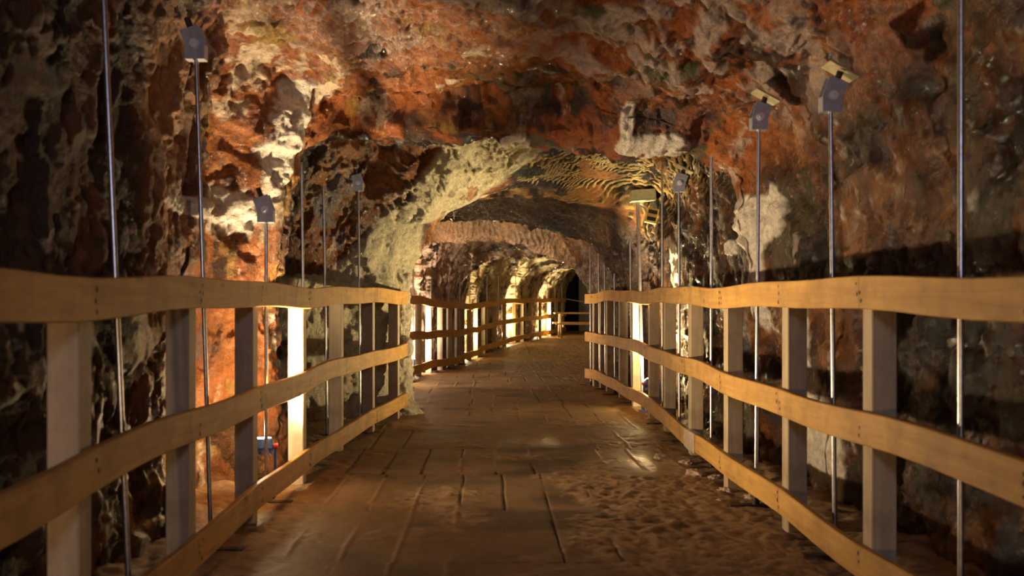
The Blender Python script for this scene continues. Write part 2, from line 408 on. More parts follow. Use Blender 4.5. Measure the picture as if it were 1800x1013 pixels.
# local bulges: (centre, radii, height)
BULGE = [((-1.25,5.75,1.9),(0.3,0.22,0.45),0.06), ((-1.35,5.35,1.2),(0.3,0.3,0.35),0.07),
         ((1.45,6.2,1.55),(0.5,0.16,0.25),0.05), ((0.75,6.2,2.2),(0.35,0.22,0.3),0.10), ((1.2,6.0,2.0),(0.35,0.3,0.3),0.10),
         ((-0.6,9.0,2.2),(0.5,0.35,0.4),0.10), ((-0.95,9.0,1.6),(0.4,0.3,0.5),0.08), ((0.05,6.28,2.15),(0.35,0.16,0.3),0.10),
         ((1.75,5.0,0.3),(0.4,0.4,0.35),0.08), ((1.3,13.4,1.9),(0.5,0.4,0.4),0.12)]
for c, r, h in BULGE: d = d+h*gauss(c, r)
d = d-ceil_w*float((d*ceil_w).sum()/ceil_w.sum())-(1-ceil_w)*0.6*float((d*(1-ceil_w)).sum()/(1-ceil_w).sum())
d = np.clip(d, -0.36, 0.22)
# keep the rock clear of the railings and posts
lim = 0.06+0.6*sst(0.70, 0.97, V)
d = np.where(d > lim, lim+0.25*(d-lim), d)
P = Pb+Nn*d[..., None]
P[..., 1] = np.where(y < -3.4, y, P[..., 1])

# ------------------------------------------------------------------ rock colours (mostly the rock itself; left recess and arch underside carry painted shade)
def mixc(c, col, wgt): return c+(np.array(col, np.float32)-c)*np.clip(wgt, 0, 1)[..., None]
x, y, z = P[..., 0], P[..., 1], P[..., 2]
wx = 0.45*fbm(x*1.6, y*1.6, z*1.6, 4); wz = 0.45*fbm(x*1.6+31, y*1.6, z*1.6, 4)
streak = fbm(y*2.8+wx*1.3, z*0.34+wz*0.7, x*0.8+4, 6, 0.55)                 # upright streaks
blot = fbm(x*1.7+wx, y*1.7+wz, z*1.7+wz, 6, 0.58)
blot2 = fbm(x*4.3+7+wx, y*4.3, z*4.3+wz, 5, 0.6)
flow = fbm(x*1.7-y*1.1+wx, y*0.6+x*0.5+wz, z*2+wx, 6, 0.58)           # diagonal bands on the ceiling
veins = np.abs(fbm(x*1.4+40+wx*.6, y*1.4, z*1.4+wz*.6, 5, 0.55))
col = np.empty(P.shape, np.float32); col[:] = (0.075, 0.032, 0.013)
wallc = np.where(left_w > 0.5, streak, 0.75*blot+0.4*blot2)
col = mixc(col, (0.23, 0.082, 0.024), sst(-0.06, 0.06, wallc))
col = mixc(col, (0.46, 0.20, 0.068), sst(0.13, 0.24, wallc+0.25*blot2))
col = mixc(col, (0.016, 0.011, 0.009), sst(0.10, 0.19, -wallc+0.25*blot2-0.05*left_w)*0.92)
col = mixc(col, (0.14, 0.115, 0.060), sst(0.14, 0.20, fbm(x*1.5+50+wx, y*1.5, z*1.3+wz, 5, 0.58))*(1-ceil_w)*(1-0.6*left_w)*0.85)
col = mixc(col, (0.15, 0.14, 0.17), sst(0.24, 0.30, fbm(x*1.6+80+wx, y*1.6, z*1.1, 5, 0.55))*(1-ceil_w)*0.85)
col = mixc(col, (0.62, 0.50, 0.36), sst(0.016, 0.006, veins)*sst(0.02, 0.12, blot2)*(1-ceil_w)*0.9)
col = mixc(col, (0.62, 0.50, 0.36), sst(0.34, 0.38, fbm(x*6+wx*3, y*6, z*6, 4, 0.6))*(1-ceil_w)*(1-left_w)*0.85)
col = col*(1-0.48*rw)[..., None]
# ceiling before the first ledge
c1 = ceil_w*sst(6.66, 6.4, y)
cc = np.empty_like(col); cc[:] = (0.30, 0.090, 0.026)
cc = mixc(cc, (0.075, 0.028, 0.013), sst(0.00, 0.10, blot2+0.3*flow))
cc = mixc(cc, (0.46, 0.155, 0.046), sst(0.06, 0.18, flow))
cc = mixc(cc, (0.035, 0.020, 0.013), sst(0.12, 0.22, -flow+0.4*blot2)*0.9)
cc = mixc(cc, (0.12, 0.112, 0.062), sst(0.13, 0.18, fbm(x*1.2-y*1.1+3+wx, y*0.8+x*0.6+wz, z*2, 5, 0.55)))
cc = mixc(cc, (0.60, 0.47, 0.39), sst(0.27, 0.33, fbm(x*2.8-y*1.5+13+wx, y*1.7+x*1.1+5+wz, z*2.4, 6, 0.62)+0.13*sst(0.2, 1.2, x)*sst(5.9, 5.0, y))*0.85)
cc = mixc(cc, (0.56, 0.45, 0.40), crust*sst(0.45, 0.20, bot)*sst(-0.2, 0.1, blot+0.5*blot2))
cc = mixc(cc, (0.56, 0.43, 0.36), lumps*sst(0.50, 0.72, rip+0.5*blot2)*0.9)
col = col+(cc-col)*c1[..., None]
# lit ridge beside the near lamp: orange rock with cream salt
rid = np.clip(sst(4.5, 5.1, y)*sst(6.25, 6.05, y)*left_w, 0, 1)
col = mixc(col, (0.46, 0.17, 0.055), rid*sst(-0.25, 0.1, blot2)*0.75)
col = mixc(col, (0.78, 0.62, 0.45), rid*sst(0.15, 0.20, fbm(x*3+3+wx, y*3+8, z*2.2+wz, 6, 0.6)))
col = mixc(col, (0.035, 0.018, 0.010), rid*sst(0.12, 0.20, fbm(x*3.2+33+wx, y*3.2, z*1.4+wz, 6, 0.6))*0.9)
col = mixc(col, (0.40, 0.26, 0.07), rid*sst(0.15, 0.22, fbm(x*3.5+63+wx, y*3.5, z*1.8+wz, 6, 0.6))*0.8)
# left recess between ledge and salt arch: brown rock with its shade painted in
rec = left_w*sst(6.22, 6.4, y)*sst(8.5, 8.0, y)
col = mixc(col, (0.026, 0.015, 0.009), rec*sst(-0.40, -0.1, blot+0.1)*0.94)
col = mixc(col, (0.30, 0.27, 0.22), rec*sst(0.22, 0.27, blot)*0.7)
# layered gold
lc = np.empty_like(col); lc[:] = (0.014, 0.010, 0.006)
lc = mixc(lc, (0.62, 0.44, 0.18), sst(0.55, 0.78, layer+0.3*blot2)*sst(-0.05, 0.15, blot+0.6*blot2+0.20*sst(0.3, 1.0, x)+0.02)*0.95)
lc = mixc(lc, (0.34, 0.20, 0.085), sst(9.35, 9.6, y)*sst(-0.3, 0.3, fbm(x*9, y*2, z*2, 3))*0.85)
lc = mixc(lc, (0.30, 0.13, 0.05), sst(0.18, 0.24, blot)*0.8)
col = col+(lc-col)*np.clip(gold*1.2, 0, 1)[..., None]
und_shade = ceil_w*sst(9.78, 9.92, y)*sst(11.5, 11.2, y)  # shade under the second arch, painted near black into the rock
col = mixc(col, (0.020, 0.015, 0.008), und_shade*0.95)
# pinkish fluted columns beyond, pale yellow rock at the far end
pk = np.maximum(sst(12.6, 13.4, y)*ceil_w, sst(14.3, 14.9, y))*sst(19.5, 18.5, y)
col = mixc(col, (0.56, 0.39, 0.27), pk*(1-gold)*sst(0.75, 0.45, U)*sst(-0.42, -0.10, streak+0.3*blot2))
fy = sst(19.0, 20.5, y)
col = mixc(col, (0.62, 0.50, 0.28), fy*sst(-0.22, 0.1, streak+0.4*blot))
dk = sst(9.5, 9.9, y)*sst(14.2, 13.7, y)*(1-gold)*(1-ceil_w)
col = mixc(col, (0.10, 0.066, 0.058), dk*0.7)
# white salt: (centre, radii, strength)
salt = np.zeros_like(x)
warp = 0.55*fbm(x*3.4, y*3.4, z*3.0, 4)+0.2*blot2
def lobe(c, r, s=1.0):
    q = np.sqrt(((x-c[0])/r[0])**2+((y-c[1])/r[1])**2+((z-c[2])/r[2])**2)
    return s*sst(1.08, 0.92, q+warp)
for c, r in [((1.65,6.12,1.58),(0.5,0.42,0.19)), ((1.7,6.2,1.3),(0.5,0.14,0.38)), ((1.7,5.45,0.80),(0.5,0.10,0.34)), ((1.7,5.35,0.58),(0.5,0.18,0.12)),
             ((1.75,5.15,0.25),(0.5,0.28,0.36)), ((1.7,6.75,1.45),(0.4,0.22,0.05)),
             ((0.90,6.2,2.24),(0.065,0.3,0.17)), ((1.08,6.2,2.08),(0.24,0.3,0.065)),
             ((-1.28,5.45,1.62),(0.4,0.22,0.20)), ((-1.25,5.75,2.05),(0.4,0.13,0.40)), ((-1.45,4.9,1.55),(0.4,0.5,0.05)),
             ((1.5,8.9,1.35),(0.5,0.25,0.25)), ((0.20,6.22,2.10),(0.09,0.3,0.03))]:
    salt = np.maximum(salt, lobe(c, r))
salt = np.maximum(salt, 0.9*sst(0.30, 0.40, fbm(x*2.6+70, y*2.6, z*2.1, 4))*(1-ceil_w)*sst(0.0, 0.2, blot2))
xb = -1.33+0.92*(z-1.38); xe = np.maximum(-0.60+(z-1.78)*1.8, -0.60)
xb = np.where(z < 1.30, -1.60, xb)
arch = sst(8.1, 8.3, y+0.3*sst(1.35, 1.0, z))*sst(9.75, 9.6, y)*sst(-0.05, 0.03, x-xb+0.16*warp)*sst(0.05, -0.03, x-xe+0.12*warp)*(1-0.85*sst(0.22, 0.30, blot2+0.25*blot)*sst(1.6, 2.0, z))
salt = np.maximum(salt, arch*0.96)
scol = np.empty_like(col); scol[:] = (0.87, 0.80, 0.68)
scol = mixc(scol, (0.70, 0.64, 0.44), arch)
scol = mixc(scol, (0.34, 0.27, 0.19), sst(0.22, 0.42, fbm(x*5+9, y*5, z*5, 4))*0.8)
col = col+(scol-col)*salt[..., None]
d2 = salt*(0.016*(0.6+fbm(x*4, y*4, z*4, 2))+0.030*(1-0.8*arch)*(0.5-np.abs(perlin(x*8, y*8, z*8))*1.6)+0.03*arch*ridged(x*2.6+z, y*2.6, z*2.6-x, 2))
P = P+Nn*d2[..., None]
wet = np.clip(0.55-0.55*left_w*sst(4.9, 4.3, y)+0.8*fbm(x*1.1+20, y*1.1, z*1.1, 3)+0.55*gold+0.45*und_shade+0.2*c1-0.45*salt, 0, 1)
col = np.clip(col, 0.004, 0.9)

k1 = int(NC*0.30); k2 = NC-k1
def part(name, a0, a1, label):
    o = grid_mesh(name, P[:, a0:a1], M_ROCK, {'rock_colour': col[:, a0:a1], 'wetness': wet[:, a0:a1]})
    return tag(o, label, None, None, 'structure')
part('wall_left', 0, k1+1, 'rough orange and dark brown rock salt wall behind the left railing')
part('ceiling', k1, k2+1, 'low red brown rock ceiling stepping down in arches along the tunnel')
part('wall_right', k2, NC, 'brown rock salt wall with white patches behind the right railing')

def rock_above(px, py, lo=1.3):
    """height of the rock over a floor point"""
    i = int(np.argmin(np.abs(Y-py))); r = P[max(0, i-3):i+4].reshape(-1, 3)
    k = (np.abs(r[:, 0]-px) < 0.05) & (r[:, 2] > lo)
    return float(r[k, 2].min()) if k.any() else 2.3

# ------------------------------------------------------------------ floor
fy_ = np.concatenate([np.arange(-3.5, 3.2, 0.06), np.arange(3.2, 8, 0.011), np.arange(8, 14, 0.02), np.arange(14, 37, 0.06)])
fu = np.linspace(0, 1, 420)
fx0 = XL(fy_)[:, None]-0.12; fx1 = XR(fy_)[:, None]+0.12
FX = fx0+(fx1-fx0)*fu[None]; FY = np.broadcast_to(fy_[:, None], FX.shape)
PW = 0.236
wob = 0.010*perlin(FX*2, FY*2.0, 0*FX+3)
row = np.floor(FY+0.02*perlin(FX*3, FY*3, 0*FX))
ub = (FX+0.1375+wob+0.018*np.sin(row*2.4))/PW
e1 = np.abs(ub-np.round(ub))*PW
e2 = np.abs(((FY+0.5+0.015*perlin(FX*4, FY, 0*FX+8)) % 1.0)-0.5)
kb = np.round(ub)
keep = 0.55+0.45*np.sign(np.sin(kb*12.9+row*7.7))
fill = sst(-0.1, 0.25, perlin(FX*1.4+5, FY*1.0, 0*FX)+0.18)
inside = sst(1.45, 1.2, np.abs(FX-0.15))
show = sst(-0.25, 0.15, fbm(FX*1.2+9, FY*0.8, 0*FX, 3)-0.35*sst(0.3, 0.8, FX)*sst(6.6, 6.0, FY)+0.1)
seam = np.exp(-(e1/0.005)**2)*inside*keep*show
seam2 = np.exp(-(e2/0.008)**2)*inside*0.35*fill*show
dirt = fbm(FX*1.5+3, FY*1.5, 0*FX+1, 5, 0.6)
crumb = ridged(FX*9, FY*9, 0*FX+2, 4, 0.6)
edge = sst(0.75, 1.35, np.abs(FX-0.17))
mess = np.clip(sst(0.02, 0.35, dirt+0.42*sst(0.1, 0.6, FX)*sst(7.0, 5.5, FY))+edge*0.8, 0, 1)
FZ = ZF(FY)-0.016*seam*fill-0.008*seam2*fill+0.009*np.exp(-(e1/0.010)**2)*inside*(1-fill)*show*0.8
FZ = FZ+0.006*fbm(FX*3, FY*3, 0*FX, 2)+mess*(0.012*crumb+0.020*fbm(FX*6, FY*6, 0*FX, 3))
far_out = np.clip(np.maximum(FX-1.5, -FX-1.25), 0, 1)*(FY < 12)
FZ = FZ+far_out*0.25*(0.5+fbm(FX*4, FY*4, 0*FX, 3))
board = np.sin(kb*5.1+row*3.3)*0.5+0.5
fc = np.empty((*FX.shape, 3), np.float32); fc[:] = (0.165, 0.102, 0.045)
fc = mixc(fc, (0.24, 0.148, 0.07), board*0.6)
fc = mixc(fc, (0.075, 0.042, 0.022), sst(0.0, 0.35, fbm(FX*1.1+20, FY*1.6, 0*FX, 4)))
fc = mixc(fc, (0.24, 0.15, 0.085), sst(0.05, 0.4, dirt)*0.6)
fc = mixc(fc, (0.34, 0.22, 0.12), mess*sst(0.25, 0.6, crumb)*0.75)
fc = mixc(fc, (0.03, 0.018, 0.010), np.clip(seam*fill*1.1+seam2*fill*0.6, 0, 1))
fc = mixc(fc, (0.30, 0.19, 0.10), np.exp(-(e1/0.008)**2)*inside*(1-fill)*0.8*show)
wetf = np.exp(-(((FX-0.98)/0.22)**2+((FY-6.4)/0.35)**2))+0.6*np.exp(-(((FX-0.6)/0.5)**2+((FY-7.4)/0.5)**2))
wetf = np.clip(wetf*(1+1.2*perlin(FX*5, FY*2, 0*FX)), 0, 1)
m, nt, b = new_mat('dusty_planks'); Lk = nt.links.new
at = N(nt, 'ShaderNodeAttribute'); at.attribute_name = 'plank_colour'
aw = N(nt, 'ShaderNodeAttribute'); aw.attribute_name = 'wetness'
v = coords(nt, (14, 14, 14)); n1 = N(nt, 'ShaderNodeTexNoise', Scale=1.0, Detail=8.0, Roughness=0.7); Lk(v, n1.inputs['Vector'])
r1 = ramp(nt, [(0.3, (0.55,0.55,0.55)), (0.7, (1.3,1.3,1.3))]); Lk(n1.outputs['Fac'], r1.inputs['Fac'])
mx = N(nt, 'ShaderNodeMix', data_type='RGBA', blend_type='MULTIPLY'); mx.inputs['Factor'].default_value = 0.7
Lk(at.outputs['Color'], mx.inputs[6]); Lk(r1.outputs['Color'], mx.inputs[7]); Lk(mx.outputs[2], b.inputs['Base Color'])
mr = N(nt, 'ShaderNodeMapRange'); mr.inputs['To Min'].default_value = 0.62; mr.inputs['To Max'].default_value = 0.16; Lk(aw.outputs['Fac'], mr.inputs['Value']); Lk(mr.outputs[0], b.inputs['Roughness'])
bp = N(nt, 'ShaderNodeBump', Strength=0.35, Distance=0.012); Lk(n1.outputs['Fac'], bp.inputs['Height']); Lk(bp.outputs[0], b.inputs['Normal'])
M_FLOOR = m
flo = grid_mesh('floor', np.stack([FX, FY, FZ], -1), M_FLOOR, {'plank_colour': fc, 'wetness': wetf}, flip=True)
tag(flo, 'dusty brown plank walkway with mud along both edges', None, None, 'structure')
# rock closing the tunnel behind the photographer
mb = MB(); mb.box((0.1, -3.55, 1.2), (4.4, 0.1, 3.6)); bw = mb.build('wall_back', simple_mat('back_rock', (0.12,0.06,0.03), 0.7, 0, 0.4, 4)); tag(bw, 'rough dark rock behind the photographer', None, None, 'structure')

# ------------------------------------------------------------------ railings
BH, BT = 0.122, 0.030
def path_fn(pts):
    a = np.array(pts, float)
    return (lambda q: float(np.interp(q, a[:, 0], a[:, 1])))
def rail_board(parent, pts, top, side, lift, nails, name='rail_board', mat=None):
    """a board along pts [(x,y,zfloor)], its inner face on the points; side=+1 board lies towards +x of the path"""
    mb = MB(); n = len(pts); ring = []
    ch = 0.004
    prof_ = [(0, ch), (ch, 0), (BT-ch, 0), (BT, ch), (BT, BH-ch), (BT-ch, BH), (ch, BH), (0, BH-ch)]
    vs = []
    for i, p in enumerate(pts):
        q0 = Vector(pts[max(0, i-1)]); q1 = Vector(pts[min(n-1, i+1)])
        dd = (q1-q0); dd.z = 0; dd.normalize()
        nr = Vector((dd.y, -dd.x, 0))*side
        for (u, h) in prof_:
            vs.append(Vector(p)+nr*u+Vector((0, 0, top-BH+h+lift[i])))
    K = len(prof_); fs = []
    for i in range(n-1):
        for k in range(K): fs.append((i*K+k, i*K+(k+1)%K, (i+1)*K+(k+1)%K, (i+1)*K+k))
    fs.append(tuple(range(K))); fs.append(tuple((n-1)*K+k for k in reversed(range(K))))
    mb.add(vs, fs, 0)
    for (p, dd, lz) in nails:
        nr = Vector((dd[1], -dd[0], 0))*side
        for hz in (0.028, 0.060, 0.094):
            if RNG.random() < 0.25: continue
            c = Vector(p)+Vector((0, 0, top-BH+hz+lz+RNG.uniform(-.006, .006)))-nr*0.0012+Vector((dd[0], dd[1], 0))*RNG.uniform(-.012, .012)
            r = RNG.uniform(0.005, 0.0085)
            ring = [c+Vector((dd[0], dd[1], 0))*r*math.cos(t*math.pi/4)+Vector((0, 0, r*1.2*math.sin(t*math.pi/4))) for t in range(8)]
            mb.add(ring, [tuple(range(8))], 1)
    return mb.build(name, [mat or M_RAIL, M_NAIL], parent)

def railing(name, label, pts, posts, side, tops, ends, step=2, hgt=1.06, group=None):
    """pts: (y,x) path of the inner rail face; posts: y positions; side: +1 for the right railing"""
    fx = path_fn(pts)
    root = empty(name, (fx(posts[0]), posts[0], ZF(posts[0])))
    tag(root, label, 'railing', group)
    off = Vector(root.location)
    def pt(q): return Vector((fx(q), q, float(ZF(q))))-off
    def tang(q):
        d = Vector((fx(q+0.25)-fx(q-0.25), 0.5, 0)); return d.normalized()
    for q in posts:
        t = tang(q); nr = Vector((t.y, -t.x, 0))*side
        ang = math.atan2(-t.x, t.y)*0.6
        import mathutils
        R = mathutils.Matrix.Rotation(ang, 3, 'Z')
        mb = MB(); lean = RNG.uniform(-.006, .006)
        hh = hgt+RNG.uniform(0.01, 0.04)+0.10
        mb.box((0, 0, hh/2-0.06), (0.09, 0.09, hh), R, 0.004)
        c = pt(q)+nr*(BT+0.047)
        mb.build('post', M_POST, root, c)
    bounds = [ends[0]]+list(posts)+[ends[1]]
    for ri, top in enumerate(tops):
        k0 = 0; first = True; j = RNG.choice([1, 2])+ri % 2
        cuts = [ends[0]]
        i = j
        while i < len(posts)-1: cuts.append(posts[i]); i += step
        cuts.append(ends[1])
        for a_, b_ in zip(cuts[:-1], cuts[1:]):
            inner = [q for q in posts if a_+0.05 < q < b_-0.05]
            ks = sorted(set([a_]+inner+[b_]))
            full = []
            for u_, v_ in zip(ks[:-1], ks[1:]):
                full += list(np.linspace(u_, v_, 5)[:-1])
            full.append(ks[-1])
            full[0] += 0.002; full[-1] -= 0.002
            ps = [pt(q) for q in full]
            lift = [0.010*math.sin(q*1.9+ri*2)+0.006*math.sin(q*4.1+ri) for q in full]
            nl = [(pt(q)+Vector((0, (0.02 if q == a_ else -0.02 if q == b_ else 0), 0)), tuple(tang(q))[:2], 0.010*math.sin(q*1.9+ri*2)+0.006*math.sin(q*4.1+ri)) for q in ([a_] if a_ in posts else [])+inner+([b_] if b_ in posts else [])]
            rail_board(root, ps, top, side, lift, nl)
    return root, fx
R_PTS = [(1.2,1.41),(2.5,1.40),(3.55,1.375),(4.54,1.38),(5.6,1.365),(6.75,1.40),(7.95,1.44),(8.8,1.46),(9.8,1.46),(10.6,1.44),(11.4,1.39),(12.0,1.365),(12.35,1.28)]
railing('wooden_railing', 'three board pine railing along the right side of the walkway', R_PTS,
        [2.5,3.55,4.54,5.6,6.75,7.9,8.75,9.75,10.55,11.3,11.75,12.12], 1, (1.17,0.675,0.20), (1.3,12.34), 2, 1.06)
L_PTS = [(1.2,-1.06),(2.2,-1.06),(2.75,-1.09),(3.7,-1.10),(4.7,-1.08),(5.7,-1.03),(6.9,-0.98),(7.9,-0.87),(8.8,-0.745),(9.06,-0.71)]
railing('wooden_railing', 'near pine railing on the left, its far end caked in white salt', L_PTS,
        [1.7,2.72,3.75,4.7,5.72,6.9,7.9,8.8], -1, (1.17,0.67,0.195), (1.3,9.05), 2, 1.06)
M_WRAP, nt, b = new_mat('clear_wrap')
b.inputs['Base Color'].default_value = (0.9, 0.88, 0.84, 1); b.inputs['Roughness'].default_value = 0.12; b.inputs['Alpha'].default_value = 0.5
b.inputs['Specular IOR Level'].default_value = 0.9
right_rail = bpy.data.objects['wooden_railing']; off = right_rail.location
wy = np.linspace(6.36, 6.74, 60); wk = np.linspace(0, 1, 40)
perim = np.array([(0.036, -0.004), (-0.004, -0.004), (-0.004, 0.126), (0.036, 0.126)]); pl = np.array([0, 0.235, 0.765, 1.0])
wu = np.interp(wk, pl, perim[:, 0]); wz = np.interp(wk, pl, perim[:, 1])
WX = np.interp(wy, [p[0] for p in R_PTS], [p[1] for p in R_PTS])[:, None]+wu[None]
WY = wy[:, None]+0*WX; WZ = 0.20-BH+wz[None]+0*WX+np.array([0.010*math.sin(q*1.9+4)+0.006*math.sin(q*4.1+2) for q in wy])[:, None]
cr_ = 0.010*np.abs(fbm(WX*20, WY*22, WZ*22, 3))+0.002
WX = WX-np.where(wu[None] < 0.01, cr_, -0.3*cr_)
o = grid_mesh('plastic_wrap', np.stack([WX-off.x, WY-off.y, WZ-off.z], -1), M_WRAP); o.parent = right_rail; o['label'] = 'crinkled clear plastic wrap'
F_PTS = [(12.4,-1.0),(12.9,-0.98),(13.5,-0.97),(14.5,-0.88),(15.4,-0.77),(16.5,-0.62),(17.4,-0.47),(19,-0.33),(20.3,-0.17),(21.6,0.0),(22.5,0.25),(24,0.60),(25,0.85),(27,1.30),(28.5,1.70),(30,2.10),(33,2.8)]
railing('wooden_railing', 'far pine railing on the left curving away beyond the salt column', F_PTS,
        [13.2,14.3,15.2,16.2,17.0,17.9,18.8,19.8,20.8,21.8,22.8,23.9,25.0,26.1,27.3,28.6,30.0,31.4,32.8], -1, (1.17,0.67,0.195), (12.5,33.0), 3, 1.06)

# ------------------------------------------------------------------ suspension rods
def rod(x0, y0, xtop, ztop, label, bracket=None, tilt=0.35, plate=False, r=0.0095, bar=True, zf=None, group='steel hanger rods along the walkway', roof=None, mat=None):
    """x0,y0: foot; xtop: x at the top; ztop: top end height; bracket: height of the bracket's bottom"""
    zf = float(ZF(y0)) if zf is None else zf
    root = empty('hanger_rod', (x0, y0, zf)); tag(root, label, 'rod', group)
    dx = xtop-x0; H = ztop-zf
    mb = MB(); mb.tube([(0, 0, 0.004), (dx*0.5, 0, H*0.5), (dx, 0, H)], r, 12); mb.build('rod', M_STEEL, root)
    mb = MB(); sx = 1 if x0 < 0.2 else -1
    if bar:
        mb.box((sx*0.03, 0, 0.006), (0.22, 0.05, 0.012), None, 0.002); mb.build('base_plate', M_BAR, root)
        mb = MB(); mb.tube([(0, 0, 0.012), (0, 0, 0.032)], 0.020, 6); mb.tube([(0, 0, 0.03), (0, 0, 0.055)], 0.014, 6); mb.build('foot_nut', M_BAR, root)
    if bracket:
        wd = 0.042; s = 1 if tilt > 0 else -1
        # lower clevis, then the tilted upper leaf, seen from the walkway's end
        mb = MB(); t = tilt
        u = Vector((math.sin(t), 0, math.cos(t))); vperp = Vector((math.cos(t), 0, -math.sin(t)))
        k = Vector((0, 0, 0.062))
        low = [(-wd, 0), (wd, 0), (wd, 0.062), (-wd, 0.062)]
        a1 = k-vperp*wd+u*0.078; a2 = k+vperp*wd+u*0.078
        e = 0.010
        if t > 0: poly = [(-wd, 0), (wd, 0), (wd, 0.060), (a2.x, a2.z), (a1.x, a1.z), (-wd, 0.070)]
        else: poly = [(-wd, 0), (wd, 0), (wd, 0.070), (a2.x, a2.z), (a1.x, a1.z), (-wd, 0.060)]
        bz = bracket-zf; bx = dx*(bz/H)
        for (ya, yb) in ((-0.030, -0.022), (0.022, 0.030)):
            mb.prism([(p[0]+bx, p[1]+bz) for p in poly], ya, yb)
        mb.box((bx, 0, bz+0.005), (2*wd, 0.052, 0.010))
        xa = -wd if t > 0 else wd
        mb.box((bx+xa*0.93, 0, bz+0.033), (0.007, 0.050, 0.06))
        br = mb.build('bracket', M_BRACKET, root)
        mb = MB(); mb.tube([(bx, -0.040, bz+0.066), (bx, 0.040, bz+0.066)], 0.020, 14)
        mb.tube([(bx, -0.047, bz+0.066), (bx, -0.038, bz+0.066)], 0.010, 6); mb.build('bolt', M_BOLT, br)
        top = Vector((bx, 0, bz))+k+u*0.075
        rh = (roof if roof is not None else rock_above(x0+bx, y0))-zf
        rh = min(max(rh, top.z+0.05), top.z+0.45)
        mb = MB(); mb.tube([top-u*0.03, top+u*0.055], 0.014, 8); mb.build('anchor_stud', M_BAR, root)
        if plate:
            mb = MB(); Rm = mathutils.Matrix.Rotation(0.5*s, 3, 'Y')
            mb.box(top+u*0.045, (0.14, 0.12, 0.010), Rm, 0.002); mb.build('ceiling_plate', M_PLATE, root)
    return root
# left side
rod(-1.17, 3.2, -1.285, 2.72, 'tall bare rod beside the nearest left post, running out of the top', group='steel hanger rods along the walkway')
rod(-1.185, 4.2, -1.25, 2.14, 'rod on the left with a grey bracket high under the dark rock', 2.13, -0.32)
rod(-1.165, 5.17, -1.165, 1.50, 'short rod with a blue lit bracket in front of the bright orange rock', 1.50, -0.35)
rod(-1.165, 6.3, -1.19, 1.98, 'golden lit bare rod beside the bright yellow post on the left')
rod(-1.20, 7.4, -1.23, 1.95, 'dim bare rod in the dark recess before the white salt')
rod(-1.07, 8.35, -1.085, 2.02, 'dark rod with bracket in front of the white salt wall', 2.02, -0.25)
for (q, xx, bt, lab) in [(13.0,-1.06,1.78,'first bracketed rod past the salt column, beside the lit post'),
                     (14.2,-1.04,None,'bare rod just right of the first bracketed rod past the salt'),
                     (15.6,-0.86,None,'thin bare rod in front of dark streaked rock on the far left'),
                     (16.9,-0.62,None,'bare rod in front of the tall pinkish rock column'),
                     (18.4,-0.47,2.05,'pale bracketed rod right of the pinkish rock column'),
                     (20.0,-0.30,None,'dark bare rod by the small pale salt face'),
                     (21.0,-0.16,None,'dark bare rod just past the small pale salt face'),
                     (22.1,0.06,1.95,'bright bracketed rod where the far left rail dips'),
                     (23.2,0.34,1.98,'dim bracketed rod next past the rail dip'),
                     (25.2,0.82,1.85,'very bright bracketed rod before the glowing far rock'),
                     (26.8,1.15,None,'bare rod right of the glowing far rock'),
                     (28.2,1.55,None,'bare rod over the far lit post'),
                     (29.6,1.93,1.95,'pale bracketed rod left of the far picnic table'),
                     (31.0,2.27,None,'bare rod above the left end of the picnic table'),
                     (32.4,2.60,1.8,'last visible rod before the dark curtain')]:
    tp = rock_above(xx, q, 1.4)+0.04 if bt is None else bt
    rod(xx, q, xx, tp, lab, bt, -0.15, False, 0.013)
# right side
rod(1.503, 3.05, 1.503, 2.62, 'tall bare rod beside the nearest right post, running out of the top')
rod(1.488, 4.1, 1.468, 1.90, 'rod on the right with a large grey bracket at ceiling height', 1.885, 0.36, True)
rod(1.43, 5.09, 1.445, 1.99, 'rod with bracket in front of the white salt patch on the right', 1.98, 0.30, True)
rod(1.456, 6.2, 1.456, 2.10, 'bare golden rod left of the white salt patch')
rod(1.485, 7.35, 1.48, 1.92, 'rod with a dark hooked bracket in the middle of the right side', 1.90, 0.34, True)
rod(1.55, 8.4, 1.545, 2.22, 'bare rod just right of the pale green lamp box')
rod(1.53, 10.0, 1.505, 2.00, 'brightly lit white rod with bracket left of the pale green lamp box', 2.0, 0.15)
rod(1.475, 10.9, 1.465, 2.1, 'bare rod left of the brightly lit white rod')
rod(1.45, 11.55, 1.44, 1.62, 'short rod with bracket near the far end of the right railing', 1.62, 0.2)
rod(1.43, 11.95, 1.41, 2.0, 'right one of two bare rods at the railing corner')
rod(1.355, 12.28, 1.345, 2.0, 'left one of two bare rods at the railing corner')

